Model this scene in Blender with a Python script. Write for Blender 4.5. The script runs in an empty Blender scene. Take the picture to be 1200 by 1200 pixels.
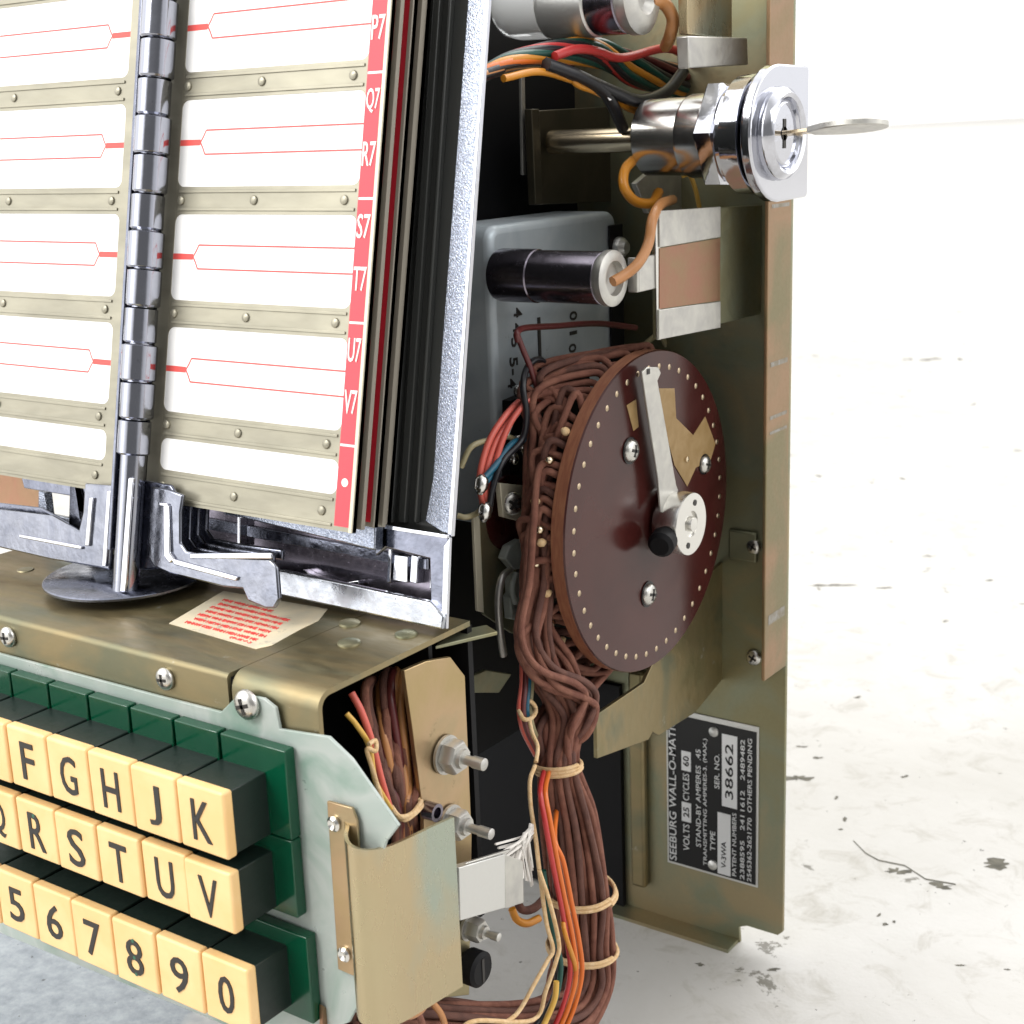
import bpy, bmesh, math, random
from math import sin, cos, pi, radians, tan
from mathutils import Vector, Matrix
random.seed(7)
C = bpy.context.scene.collection
S = bpy.context.scene
# ------------------------------------------------------------------ camera (units are centimetres)
F = 1710.7
YAW, PIT, ROL = radians(35.55), radians(14.76), radians(-2.15)
fw = Vector((-sin(YAW)*cos(PIT), cos(YAW)*cos(PIT), -sin(PIT)))
rt0 = Vector((cos(YAW), sin(YAW), 0)); up0 = rt0.cross(fw)
rt = rt0*cos(ROL)+up0*sin(ROL); up = -rt0*sin(ROL)+up0*cos(ROL)
CAM = Vector((22.0014, -37.9092, 11.7938))
def ray(x, y): return fw + rt*((x-600)/F) - up*((y-600)/F)
def hit(n, d0, x, y):
    d = ray(x, y); n = Vector(n); return CAM + d*((d0-n.dot(CAM))/n.dot(d))
def PX(X, x, y): return hit((1,0,0), X, x, y)
def PY(Y, x, y): return hit((0,1,0), Y, x, y)
def PZ(Z, x, y): return hit((0,0,1), Z, x, y)
LEAN = radians(12)
TS = Vector((1,0,0)); TT = Vector((0,sin(LEAN),cos(LEAN))); TN = Vector((0,-cos(LEAN),sin(LEAN)))   # TN points to the viewer
def TP(s, t, n=0): return Vector((0,-11.9,0)) + TS*s + TT*t + TN*n      # rack coordinates: across, up the slope, out
def PT(n, x, y):   # point of the leaning rack plane at offset n
    return hit(TN, TN.dot(TP(0,0,n)), x, y)
cd = bpy.data.cameras.new('camera'); cam = bpy.data.objects.new('camera', cd); C.objects.link(cam); S.camera = cam
cam.matrix_world = Matrix(((rt.x,up.x,-fw.x,CAM.x),(rt.y,up.y,-fw.y,CAM.y),(rt.z,up.z,-fw.z,CAM.z),(0,0,0,1)))
cd.sensor_width = 36; cd.lens = F/1200*36; cd.clip_start = 1; cd.clip_end = 20000
cd.dof.use_dof = True; cd.dof.focus_distance = 40.5; cd.dof.aperture_fstop = 0.36

# ------------------------------------------------------------------ materials
def mat(name, base, metal=0, rough=.5, c2=None, c3=None, scale=2.0, bump=0, bscale=20, trans=0, coat=0, spec=.5, rvar=0, stretch=None, dirt=None, ior=1.45, wear=None):
    m = bpy.data.materials.new(name); m.use_nodes = True; nt = m.node_tree; N = nt.nodes; L = nt.links
    b = N['Principled BSDF']; b.inputs['Metallic'].default_value = metal; b.inputs['Roughness'].default_value = rough
    b.inputs['Transmission Weight'].default_value = trans; b.inputs['Coat Weight'].default_value = coat
    b.inputs['Specular IOR Level'].default_value = spec; b.inputs['IOR'].default_value = ior
    b.inputs['Base Color'].default_value = (*base,1)
    tc = N.new('ShaderNodeTexCoord'); mp = N.new('ShaderNodeMapping'); L.new(tc.outputs['Object'], mp.inputs[0])
    if stretch: mp.inputs['Scale'].default_value = stretch
    col = None
    if c2:
        n = N.new('ShaderNodeTexNoise'); n.inputs['Scale'].default_value = scale; n.inputs['Detail'].default_value = 5; n.inputs['Distortion'].default_value = .6
        L.new(mp.outputs[0], n.inputs[0]); r = N.new('ShaderNodeValToRGB'); L.new(n.outputs[0], r.inputs[0])
        r.color_ramp.elements[0].position = .35; r.color_ramp.elements[0].color = (*base,1)
        r.color_ramp.elements[1].position = .65; r.color_ramp.elements[1].color = (*c2,1)
        if c3:
            e = r.color_ramp.elements.new(.5); e.color = (*c3,1)
        col = r.outputs[0]
    if dirt:     # (colour, scale, threshold)
        n = N.new('ShaderNodeTexNoise'); n.inputs['Scale'].default_value = dirt[1]; n.inputs['Detail'].default_value = 8; n.inputs['Roughness'].default_value = .7
        L.new(tc.outputs['Object'], n.inputs[0]); r = N.new('ShaderNodeValToRGB'); L.new(n.outputs[0], r.inputs[0])
        r.color_ramp.elements[0].position = dirt[2]; r.color_ramp.elements[0].color = (0,0,0,1); r.color_ramp.elements[1].position = dirt[2]+.08
        mx = N.new('ShaderNodeMix'); mx.data_type = 'RGBA'; L.new(r.outputs[0], mx.inputs[0])
        if col: L.new(col, mx.inputs[6])
        else: mx.inputs[6].default_value = (*base,1)
        mx.inputs[7].default_value = (*dirt[0],1); col = mx.outputs[2]
    if col: L.new(col, b.inputs['Base Color'])
    if rvar:
        n = N.new('ShaderNodeTexNoise'); n.inputs['Scale'].default_value = bscale*.35; n.inputs['Detail'].default_value = 6
        L.new(mp.outputs[0], n.inputs[0]); r = N.new('ShaderNodeMapRange'); r.inputs[1].default_value=.3; r.inputs[2].default_value=.75
        r.inputs[3].default_value = rough; r.inputs[4].default_value = rough+rvar; L.new(n.outputs[0], r.inputs[0]); L.new(r.outputs[0], b.inputs['Roughness'])
    if bump:
        n = N.new('ShaderNodeTexNoise'); n.inputs['Scale'].default_value = bscale; n.inputs['Detail'].default_value = 4
        L.new(mp.outputs[0], n.inputs[0]); bp = N.new('ShaderNodeBump'); bp.inputs['Strength'].default_value = bump; bp.inputs['Distance'].default_value = .05
        L.new(n.outputs[0], bp.inputs['Height']); L.new(bp.outputs[0], b.inputs['Normal'])
    return m
M = {}
M['gold'] = mat('yellow_zinc', (.40,.30,.15), .85, .30, c2=(.33,.29,.17), c3=(.45,.32,.19), scale=.22, bump=.05, bscale=9, rvar=.14, dirt=((.24,.19,.10),.9,.62))
M['gold_top'] = mat('yellow_zinc_worn', (.22,.19,.10), .8, .30, c2=(.17,.17,.11), c3=(.27,.215,.115), scale=.35, bump=.06, bscale=7, rvar=.2, dirt=((.38,.37,.31),1.3,.64), stretch=(.5,1.6,1))
M['gold_iris'] = mat('rainbow_zinc', (.47,.40,.25), .9, .20, c2=(.36,.40,.33), c3=(.47,.385,.24), scale=.3, rvar=.14, bscale=5, stretch=(1,1,.5), bump=.05, dirt=((.30,.26,.17),3.6,.69))
M['olive'] = mat('olive_zinc', (.25,.23,.13), .8, .38, c2=(.33,.27,.16), c3=(.24,.25,.17), scale=.3, rvar=.15, bump=.03)
M['dark_olive'] = mat('dark_zinc', (.07,.06,.04), .7, .4, c2=(.05,.045,.03), scale=.6, rvar=.1)
M['rail_zinc'] = mat('rail_zinc', (.24,.17,.085), .75, .33, c2=(.20,.17,.09), c3=(.30,.19,.11), scale=.25, rvar=.12, dirt=((.30,.29,.26),1.1,.66), bump=.04)
M['chrome_knuckle'] = mat('aged_chrome', (.33,.34,.39), 1, .07, bump=.08, bscale=3, rvar=.12, dirt=((.12,.12,.14),5,.66))
M['chrome_lever'] = mat('lever_chrome', (.19,.20,.24), 1, .10, bump=.10, bscale=7, rvar=.22, c2=(.25,.26,.30), scale=1.5, dirt=((.55,.57,.60),26,.66))
M['raw_dull'] = mat('scraped_zinc', (.30,.29,.27), .6, .5, c2=(.22,.19,.14), scale=4)
M['pin'] = mat('contact_metal', (.45,.36,.25), 1, .35)
M['lip_chrome'] = mat('lip_chrome', (.36,.38,.42), 1, .13, bump=.15, bscale=5, rvar=.25, c2=(.46,.48,.52), scale=1.5, dirt=((.12,.12,.14),6,.66))
M['pink'] = mat('pinkish_zinc', (.32,.15,.10), .8, .30, c2=(.27,.19,.10), scale=.6, rvar=.1)
M['raw'] = mat('raw_steel', (.55,.54,.50), .85, .36, c2=(.45,.44,.42), scale=1.5, rvar=.15)
M['chrome'] = mat('chrome', (.56,.57,.62), 1, .05, bump=.08, bscale=3, rvar=.10, dirt=((.20,.20,.22),5,.67))
M['chrome_pit'] = mat('pitted_chrome', (.42,.45,.53), 1, .12, bump=.35, bscale=24, rvar=.22, c2=(.24,.27,.34), scale=16)
M['chrome_dark'] = mat('dull_chrome', (.15,.16,.20), 1, .12, bump=.12, bscale=9, rvar=.22, c2=(.20,.21,.26), scale=2, dirt=((.45,.46,.5),22,.67))
M['satin'] = mat('satin_nickel', (.68,.67,.64), 1, .2, rvar=.04)
M['alu'] = mat('aluminium', (.62,.62,.60), .9, .38, rvar=.1, bscale=30)
M['screw'] = mat('screw_steel', (.55,.54,.51), 1, .24, rvar=.12)
M['black'] = mat('black_enamel', (.005,.005,.006), 0, .55, spec=.2)
M['gloss_black'] = mat('black_gloss', (.045,.047,.045), 0, .25, bump=.12, bscale=2, stretch=(1,1,.15))
M['stem'] = mat('black_green_plastic', (.008,.016,.013), 0, .3, bump=.08, bscale=12, rvar=.2, dirt=((.03,.04,.035),6,.66))
M['green'] = mat('green_plastic', (.0,.085,.038), 0, .12, trans=.35, rvar=.15, ior=1.49)
M['cream'] = mat('cream_plastic', (.80,.51,.22), 0, .34, c2=(.84,.57,.27), scale=.8, coat=.2, dirt=((.62,.38,.15),2.2,.68), rvar=.15)
M['ink'] = mat('black_ink', (.022,.020,.018), 0, .5)
M['glint_green'] = mat('green_glint', (.02,.12,.07), 0, .4)
M['frost'] = mat('frosted_plastic', (.40,.48,.44), 0, .26, c2=(.25,.37,.31), c3=(.50,.55,.52), scale=.45, trans=.25, rvar=.2, bump=.05, bscale=3)
M['page'] = mat('page_metal', (.27,.255,.20), .6, .34, c2=(.34,.32,.25), scale=1.2, rvar=.15, stretch=(.3,1,1))
M['page_edge'] = mat('page_edge', (.62,.57,.44), .3, .35)
M['page_dark'] = mat('page_dark', (.32,.29,.24), .3, .3)
M['card'] = mat('card_paper', (.90,.90,.90), 0, .6)
M['redline'] = mat('red_print', (.80,.10,.09), 0, .6)
M['redstrip'] = mat('red_strip', (.62,.025,.045), 0, .3, coat=.3)
M['white'] = mat('white_print', (.85,.80,.78), 0, .5)
M['disc'] = mat('phenolic_board', (.036,.008,.007), 0, .15, c2=(.052,.013,.011), scale=.5, rvar=.12, bscale=2, spec=.4, coat=.0)
M['disc_edge'] = mat('phenolic_edge', (.30,.125,.065), 0, .5, c2=(.22,.08,.045), scale=2, stretch=(6,1,1))
M['brass'] = mat('brass', (.74,.62,.44), 1, .24)
M['tape'] = mat('brown_paper', (.24,.15,.055), 0, .5, c2=(.30,.20,.09), scale=2)
M['cloth'] = mat('brown_cloth_wire', (.17,.062,.042), 0, .8, bump=1.0, bscale=34, c2=(.26,.11,.072), scale=2.2)
M['cloth_dark'] = mat('dark_brown_wire', (.10,.042,.032), 0, .75, bump=1.0, bscale=34, c2=(.16,.07,.05), scale=2.2)
M['cord'] = mat('waxed_cord', (.62,.40,.19), 0, .65, bump=.8, bscale=25, c2=(.72,.52,.30), scale=6)
M['string'] = mat('frayed_string', (.75,.72,.68), 0, .8)
for k, c in dict(red=(.42,.03,.03), orange=(.60,.14,.02), amber=(.55,.22,.02), salmon=(.60,.12,.09), blue=(.015,.10,.16), dgreen=(.005,.06,.045), blk=(.012,.012,.015), yellow=(.60,.36,.07), khaki=(.30,.26,.15), maroon=(.10,.02,.02), tan=(.42,.19,.07)).items():
    M[k] = mat(k+'_insulation', c, 0, .32, bump=.15, bscale=5)
M['can'] = mat('painted_can', (.42,.48,.52), .35, .38, c2=(.52,.57,.60), scale=.7, rvar=.15, dirt=((.16,.17,.17),2.2,.66), bump=.05)
M['gun'] = mat('gunmetal', (.22,.20,.24), 1, .19, rvar=.1)
M['glass'] = mat('lamp_glass', (.80,.82,.82), 0, .08, trans=.45)
M['white_plastic'] = mat('white_plastic', (.42,.46,.43), 0, .4, trans=.2)
M['paper'] = mat('label_paper', (.55,.50,.38), 0, .6, c2=(.70,.60,.42), scale=1.0, dirt=((.36,.33,.26),1.8,.6))
M['plate_black'] = mat('plate_black', (.010,.010,.011), .2, .28)
M['plate_text'] = mat('plate_text', (.72,.73,.74), .6, .3)
M['stain'] = mat('bare_concrete', (.085,.08,.065), 0, .9, c2=(.16,.15,.12), scale=2)

# ------------------------------------------------------------------ mesh builder
class MB:
    def __init__(s): s.v=[]; s.f=[]; s.m=[]
    def add(s, vs, fs, mi=0):
        o=len(s.v); s.v+= [Vector(v) for v in vs]; s.f += [tuple(i+o for i in f) for f in fs]; s.m += [mi]*len(fs); return s
    def box(s, x0,x1,y0,y1,z0,z1, mi=0, T=None):
        vs=[Vector((x,y,z)) for x in (x0,x1) for y in (y0,y1) for z in (z0,z1)]
        if T: vs=[T(*v) for v in vs]
        return s.add(vs, [(0,1,3,2),(4,6,7,5),(0,4,5,1),(2,3,7,6),(0,2,6,4),(1,5,7,3)], mi)
    def prism(s, pts, ext, mi=0):
        n=len(pts); ext=Vector(ext); a=[Vector(p) for p in pts]; b=[p+ext for p in a]
        fs=[tuple(range(n-1,-1,-1)), tuple(range(n,2*n))]+[(i,(i+1)%n,(i+1)%n+n,i+n) for i in range(n)]
        return s.add(a+b, fs, mi)
    def tube(s, path, r, n=8, mi=0, cap=True):
        P=[Vector(p) for p in path]; k=len(P); R_=r if callable(r) else (lambda u: r)
        t=(P[1]-P[0]).normalized(); a=t.orthogonal().normalized(); rings=[]
        for i in range(k):
            t=(P[min(i+1,k-1)]-P[max(i-1,0)]).normalized(); a=(a-t*a.dot(t)); a.normalize(); b=t.cross(a); rr=R_(i/(k-1))
            rings.append([P[i]+(a*cos(2*pi*j/n)+b*sin(2*pi*j/n))*rr for j in range(n)])
        vs=[v for r_ in rings for v in r_]; fs=[]
        for i in range(k-1):
            for j in range(n): fs.append((i*n+j, i*n+(j+1)%n, (i+1)*n+(j+1)%n, (i+1)*n+j))
        if cap: fs+= [tuple(range(n-1,-1,-1)), tuple(range((k-1)*n, k*n))]
        return s.add(vs, fs, mi)
    def lathe(s, prof, c, ax=(1,0,0), n=32, mi=0, capa=True, capb=True, a0=0, ref=None):
        ax=Vector(ax).normalized(); a=ref.normalized() if ref else ax.orthogonal().normalized(); b=ax.cross(a); c=Vector(c); vs=[]
        for r,h in prof:
            for j in range(n): vs.append(c+ax*h+(a*cos(a0+2*pi*j/n)+b*sin(a0+2*pi*j/n))*max(r,1e-4))
        fs=[]; k=len(prof)
        for i in range(k-1):
            for j in range(n): fs.append((i*n+j, i*n+(j+1)%n, (i+1)*n+(j+1)%n, (i+1)*n+j))
        if capa: fs.append(tuple(range(n-1,-1,-1)))
        if capb: fs.append(tuple(range((k-1)*n,k*n)))
        return s.add(vs, fs, mi)
    def mesh(s, me, T, mi=0):
        return s.add([T @ v.co for v in me.vertices], [tuple(p.vertices) for p in me.polygons], mi)
def mats_of(m): return [M[x] for x in (m if isinstance(m,(list,tuple)) else [m])]
def obj(name, mb, m, parent=None, smooth=35, bevel=0, seg=2, label=None):
    me = bpy.data.meshes.new(name); me.from_pydata([tuple(v) for v in mb.v], [], mb.f)
    bm = bmesh.new(); bm.from_mesh(me); bmesh.ops.recalc_face_normals(bm, faces=bm.faces)
    bm.to_mesh(me); bm.free()
    for x in mats_of(m): me.materials.append(x)
    me.polygons.foreach_set('material_index', mb.m)
    me.polygons.foreach_set('use_smooth', [smooth>0]*len(me.polygons))
    if smooth>0: me.set_sharp_from_angle(angle=radians(smooth))
    o = bpy.data.objects.new(name, me); C.objects.link(o)
    if parent: o.parent = parent
    if bevel:
        b = o.modifiers.new('bevel','BEVEL'); b.width = bevel; b.segments = seg; b.limit_method='ANGLE'; b.angle_limit = radians(40)
        b.harden_normals = False
    if label: o['label'] = label
    return o
def cr(P, k=8):   # Catmull-Rom
    P=[Vector(p) for p in P]; Q=[P[0]*2-P[1]]+P+[P[-1]*2-P[-2]]; out=[]
    for i in range(1,len(Q)-2):
        for j in range(k):
            t=j/k; a,b,c,d=Q[i-1:i+3]
            out.append(.5*((2*b)+(c-a)*t+(2*a-5*b+4*c-d)*t*t+(3*b-a-3*c+d)*t**3))
    return out+[P[-1]]
_tc={}
def text_me(s, off=0.0, res=3):
    key=(s,off)
    if key in _tc: return _tc[key]
    cu=bpy.data.curves.new('txt','FONT'); cu.body=s; cu.size=1; cu.offset=off; cu.resolution_u=res; cu.extrude=.012
    o=bpy.data.objects.new('txt',cu); C.objects.link(o); dg=bpy.context.evaluated_depsgraph_get(); dg.update()
    me=bpy.data.meshes.new_from_object(o.evaluated_get(dg)); C.objects.unlink(o); bpy.data.objects.remove(o); _tc[key]=me; return me
def text(mb, s, org, du, dv, h, w=None, off=0, mi=0, anchor=.5, vanchor=.5):
    """text at org, du = reading direction, dv = up direction; h cap height, w total width"""
    me=text_me(s,off); xs=[v.co.x for v in me.vertices]; ys=[v.co.y for v in me.vertices]
    x0,x1,y0,y1=min(xs),max(xs),min(ys),max(ys); sy=h/(y1-y0); sx=(w/(x1-x0)) if w else sy
    du=Vector(du).normalized(); dv=Vector(dv).normalized(); dn=du.cross(dv)
    cx=x0+(x1-x0)*anchor; cy=y0+(y1-y0)*vanchor
    org=Vector(org)
    vs=[org+du*((v.co.x-cx)*sx)+dv*((v.co.y-cy)*sy)+dn*(v.co.z) for v in me.vertices]
    mb.add(vs,[tuple(p.vertices) for p in me.polygons],mi)
def tag(o, label=None, cat=None, group=None, kind=None):
    for k,v in (('label',label),('category',cat),('group',group),('kind',kind)):
        if v: o[k]=v
def rrect(w,h,r,n=5):
    out=[]
    for cx,cy,a in ((w/2-r,h/2-r,0),(-w/2+r,h/2-r,90),(-w/2+r,-h/2+r,180),(w/2-r,-h/2+r,270)):
        for i in range(n+1):
            q=radians(a+90*i/n); out.append((cx+r*cos(q),cy+r*sin(q)))
    return out
def screw_mb(c, ax, r, rot=.4, h=.5, phillips=True):
    mb=MB(); ax=Vector(ax).normalized(); c=Vector(c)
    mb.lathe([(r*.98,0),(r,r*.12),(r*.93,r*.34),(r*.72,r*.5),(r*.4,r*.58),(0.01,r*.6)], c, ax, 24)
    a=ax.orthogonal().normalized(); b=ax.cross(a)
    u=a*cos(rot)+b*sin(rot); v=ax.cross(u)
    for p,q in ((u,v),(v,u)) if phillips else ((u,v),):
        L_=r*.52 if phillips else r*.95; w=r*.13; base=c+ax*(r*.30); ext=ax*(r*.318)
        mb.prism([base-p*L_-q*w, base+p*L_-q*w, base+p*L_+q*w, base-p*L_+q*w], ext, 1)
    return mb
def screw(name, c, ax, r, parent, rot=.4, phillips=True):
    return obj(name, screw_mb(c,ax,r,rot,phillips=phillips), ['screw','ink'], parent, 50)

# ------------------------------------------------------------------ setting
fl = MB(); fl.add([(-1500,-400,-18.5),(1500,-400,-18.5),(1500,6000,-18.5),(-1500,6000,-18.5)],[(0,1,2,3)])
m = bpy.data.materials.new('worn_painted_floor'); m.use_nodes=True; nt=m.node_tree; N=nt.nodes; L=nt.links; b=N['Principled BSDF']
tc=N.new('ShaderNodeTexCoord')
def noise(scale, detail=6, rough=.6, dist=0, vec=None):
    n=N.new('ShaderNodeTexNoise'); n.inputs['Scale'].default_value=scale; n.inputs['Detail'].default_value=detail; n.inputs['Roughness'].default_value=rough; n.inputs['Distortion'].default_value=dist
    L.new(vec or tc.outputs['Object'], n.inputs[0]); return n.outputs[0]
def ramp(src,p0,p1,c0,c1):
    r=N.new('ShaderNodeValToRGB'); L.new(src,r.inputs[0]); r.color_ramp.elements[0].position=p0; r.color_ramp.elements[1].position=p1
    r.color_ramp.elements[0].color=(*c0,1); r.color_ramp.elements[1].color=(*c1,1); return r.outputs[0]
def mix(f,a,bb):
    x=N.new('ShaderNodeMix'); x.data_type='RGBA'; L.new(f,x.inputs[0])
    for i,q in ((6,a),(7,bb)):
        if isinstance(q,tuple): x.inputs[i].default_value=(*q,1)
        else: L.new(q,x.inputs[i])
    return x.outputs[2]
paint=ramp(noise(.07,7,.62,.6),.3,.7,(.43,.415,.385),(.525,.515,.495))
paint=mix(ramp(noise(.5,8,.7,.8),.52,.74,(0,0,0),(1,1,1)),paint,(.35,.33,.29))
chips=ramp(noise(.35,9,.72,.3),.64,.665,(0,0,0),(1,1,1))
paint=mix(chips,paint,(.17,.16,.135))
specks=ramp(noise(2.2,4,.6),.71,.73,(0,0,0),(1,1,1))
paint=mix(specks,paint,(.11,.105,.09))
# bare grey concrete patch to the left, in front of the wall box
mp=N.new('ShaderNodeMapping'); L.new(tc.outputs['Object'],mp.inputs[0]); mp.inputs['Location'].default_value=(1.6,.55,1.02); mp.inputs['Scale'].default_value=(.055,.06,.055)
ln=N.new('ShaderNodeVectorMath'); ln.operation='LENGTH'; L.new(mp.outputs[0],ln.inputs[0])
ad=N.new('ShaderNodeMath'); ad.operation='MULTIPLY_ADD'; L.new(noise(.25,6,.6),ad.inputs[0]); ad.inputs[1].default_value=.8; L.new(ln.outputs['Value'],ad.inputs[2])
hf=N.new('ShaderNodeMath'); hf.operation='MULTIPLY'; L.new(ad.outputs[0],hf.inputs[0]); hf.inputs[1].default_value=.5
bare=ramp(hf.outputs[0],.62,.70,(1,1,1),(0,0,0))
conc=ramp(noise(1.6,10,.75),.35,.65,(.19,.215,.24),(.33,.36,.38))
conc=mix(ramp(noise(4,3,.5),.70,.73,(0,0,0),(1,1,1)),conc,(.08,.085,.09))
colr=mix(bare,paint,conc)
L.new(colr,b.inputs['Base Color']); b.inputs['Roughness'].default_value=.55
bp=N.new('ShaderNodeBump'); bp.inputs['Strength'].default_value=.35; bp.inputs['Distance'].default_value=.12; L.new(noise(1.2,8,.7),bp.inputs['Height']); L.new(bp.outputs[0],b.inputs['Normal'])
M['floor']=m
floor=obj('floor',fl,'floor'); tag(floor,kind='structure'); 
def chip(cx,cy,rx,ry,seed,mb):
    rnd=random.Random(seed); n=22; pts=[]; ph=rnd.random()*6
    c=PZ(-18.49,cx,cy)
    for i in range(n):
        a=2*pi*i/n; k=.35+.75*rnd.random()+.3*sin(2*a+ph)
        pts.append(PZ(-18.49,cx+rx*k*cos(a),cy+ry*k*sin(a)))
    mb.add([c]+pts,[(0,i+1,(i+1)%n+1) for i in range(n)])
cm=MB()
for i,(x,y,rx,ry) in enumerate([(1168,1013,22,6),(1052,1021,14,5),(1103,1038,16,4),(935,912,18,5),(958,888,7,2),(1030,1072,3,2),(990,960,4,2.5),(985,972,3,2),(1125,1131,6,2),(1060,910,5,2),(1005,817,5,1.5),(1108,728,4,1.5),(1090,421,14,2),(1063,421,6,1.5),(955,417,4,1),(1125,421,6,1.2),(975,686,28,2.2),(1035,689,12,1.2),(940,875,6,1.6),(905,1136,12,2.2),(820,1130,7,2),(1180,1136,4,1.5),(960,558,5,1.2),(1057,561,6,1.2),(1160,680,8,1),(1037,1083,3,3),(1048,1080,3,1.5),(980,935,3,2)]): chip(x,y,rx,ry,i,cm)
ck=[(1000,985),(1015,1000),(1030,1008),(1060,1014),(1085,1030),(1120,1036)]
for (x0,y0),(x1,y1) in zip(ck,ck[1:]):
    cm.add([PZ(-18.485,x0,y0-.7),PZ(-18.485,x0,y0+.7),PZ(-18.485,x1,y1+1),PZ(-18.485,x1,y1-.6)],[(0,1,2,3)])
pc=obj('paint_chips',cm,'stain',floor,0); tag(pc,kind='structure')

# ------------------------------------------------------------------ THE WALL BOX
box=bpy.data.objects.new('jukebox_wall_box',None); C.objects.link(box); box.location=(-8,-4,-18.5); bpy.context.view_layer.update()
ORIG=obj
def obj(name,mb,m,parent=None,smooth=35,bevel=0,seg=2,label=None):
    if parent is None or parent is box:
        for i,v in enumerate(mb.v): mb.v[i]=v-box.location
        return ORIG(name,mb,m,box,smooth,bevel,seg,label)
    for i,v in enumerate(mb.v): mb.v[i]=v-box.location     # parts carry no transform, so their children share the box's frame
    return ORIG(name,mb,m,parent,smooth,bevel,seg,label)
tag(box,'opened jukebox wall box with lettered keys, title pages and exposed brown wiring','jukebox selector')

# ---- back plate
bp_=MB(); pts=[(-20,-18.5),(-.2,-18.5),(-.25,-17.85),(.1,-17.7),(1.35,-17.7),(1.55,-17.5),(1.55,17),(-20,17)]
bp_.prism([(x,7,z) for x,z in pts],(0,.16,0)); back=obj('back_plate',bp_,'olive',box,bevel=.02)
fo=MB(); fo.box(-5.6,-.25,6.1,6.99,-18.5,-18.36); obj('foot_flange',fo,'olive',back)
st=MB(); st.box(-4.75,-4.1,6.6,6.98,-17.2,-8.2); obj('upright_rib',st,'gold_top',back,bevel=.12)
# nameplate
npl=MB(); npl.box(-3.28,.55,6.955,6.99,-15.95,-9.5); npm=obj('nameplate',npl,'alu',back,bevel=.01)
q=MB(); q.box(-3.2,.46,6.93,6.952,-15.85,-9.72)
q.box(-1.10,-.56,6.915,6.93,-15.78,-13.25,1); q.box(-.92,-.30,6.915,6.93,-12.95,-10.05,1)
q.box(-2.62,-2.22,6.915,6.93,-14.0,-13.2,1); q.box(-2.62,-2.22,6.915,6.93,-11.9,-11.1,1)
lm=q; UP=(0,0,1); DV=(-1,0,0)
def nt_(s,x,z0,z1,h,mi=1,off=.0): text(lm,s,(x,6.905,z0),UP,DV,h,abs(z1-z0),off,mi,anchor=0)
nt_('SEEBURG WALL-O-MATIC',-3.0,-15.75,-9.9,.30,off=.004)
nt_('VOLTS',-2.42,-15.2,-14.1,.26); nt_('CYCLES',-2.42,-13.1,-12.0,.26); nt_('25',-2.42,-13.8,-13.4,.24,0); nt_('60',-2.42,-11.7,-11.3,.24,0)
nt_('STAND-BY AMPERES  .45',-1.90,-14.9,-10.9,.20); nt_('TRANSMITTING AMPERES-3. (MAX.)',-1.60,-15.6,-10.4,.19)
nt_('TYPE',-1.30,-14.9,-14.1,.2); nt_('SER. NO.',-1.12,-12.3,-10.9,.2); nt_('V-3WA',-.84,-15.5,-14.4,.2,0); nt_('38662',-.62,-12.6,-10.4,.32,0)
nt_('PATENT NUMBERS',-.40,-15.7,-13.12,.16); nt_('2388595   2411612   2489482',-.07,-15.75,-10.1,.17); nt_('2545362-2621770  OTHERS PENDING',.22,-15.75,-10.0,.17)
obj('nameplate_lettering',q,['plate_black','plate_text'],back,0)
for x,z in((-1.25,-10.05),(-1.3,-15.5)): 
    r_=MB(); r_.lathe([(.2,0),(.19,.06),(.1,.1),(.01,.11)],(x,6.93,z),(0,-1,0),16); obj('rivet',r_,'alu',back)
# side rail
ra=MB(); ra.box(1.43,1.56,5.25,6.995,-6.95,17); rail=obj('side_rail',ra,'rail_zinc',box,bevel=.03)
for z,h in((2.15,.12),(1.65,.1),(-5.0,.35),(3.9,.16),(9,.12)):
    s_=MB(); s_.box(1.562,1.568,5.5,6.8,z,z+h); obj('wear_mark',s_,'raw_dull',rail,0)
for yy in(640,770):
    c_=PY(6.98,884,yy); screw('rail_screw',c_,(0,-1,0),.3,back,.3)
ta=MB(); c_=PY(6.9,872,640); ta.box(c_.x-.6,c_.x+.5,6.85,6.99,c_.z-.55,c_.z+.55); obj('screw_tab',ta,'olive',back,bevel=.2)
# inner chassis wall (dark), bottom and top of the enclosure, behind the works
ch=MB(); ch.box(-6.9,-6.7,-6.0,6.98,-9.4,17); ch.box(-20,-6.9,-6.0,-5.8,-.6,17)
obj('inner_chassis',ch,'black',box)
fl2=MB(); fl2.box(-16,-6.9,-9,6.5,-9.3,-9.15); fl2.box(-20,-5.2,6.75,6.98,-18.35,-9); obj('chassis_floor_and_shade',fl2,'black',box)  # second box: black sheet standing in for shade on the back plate's left
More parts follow.
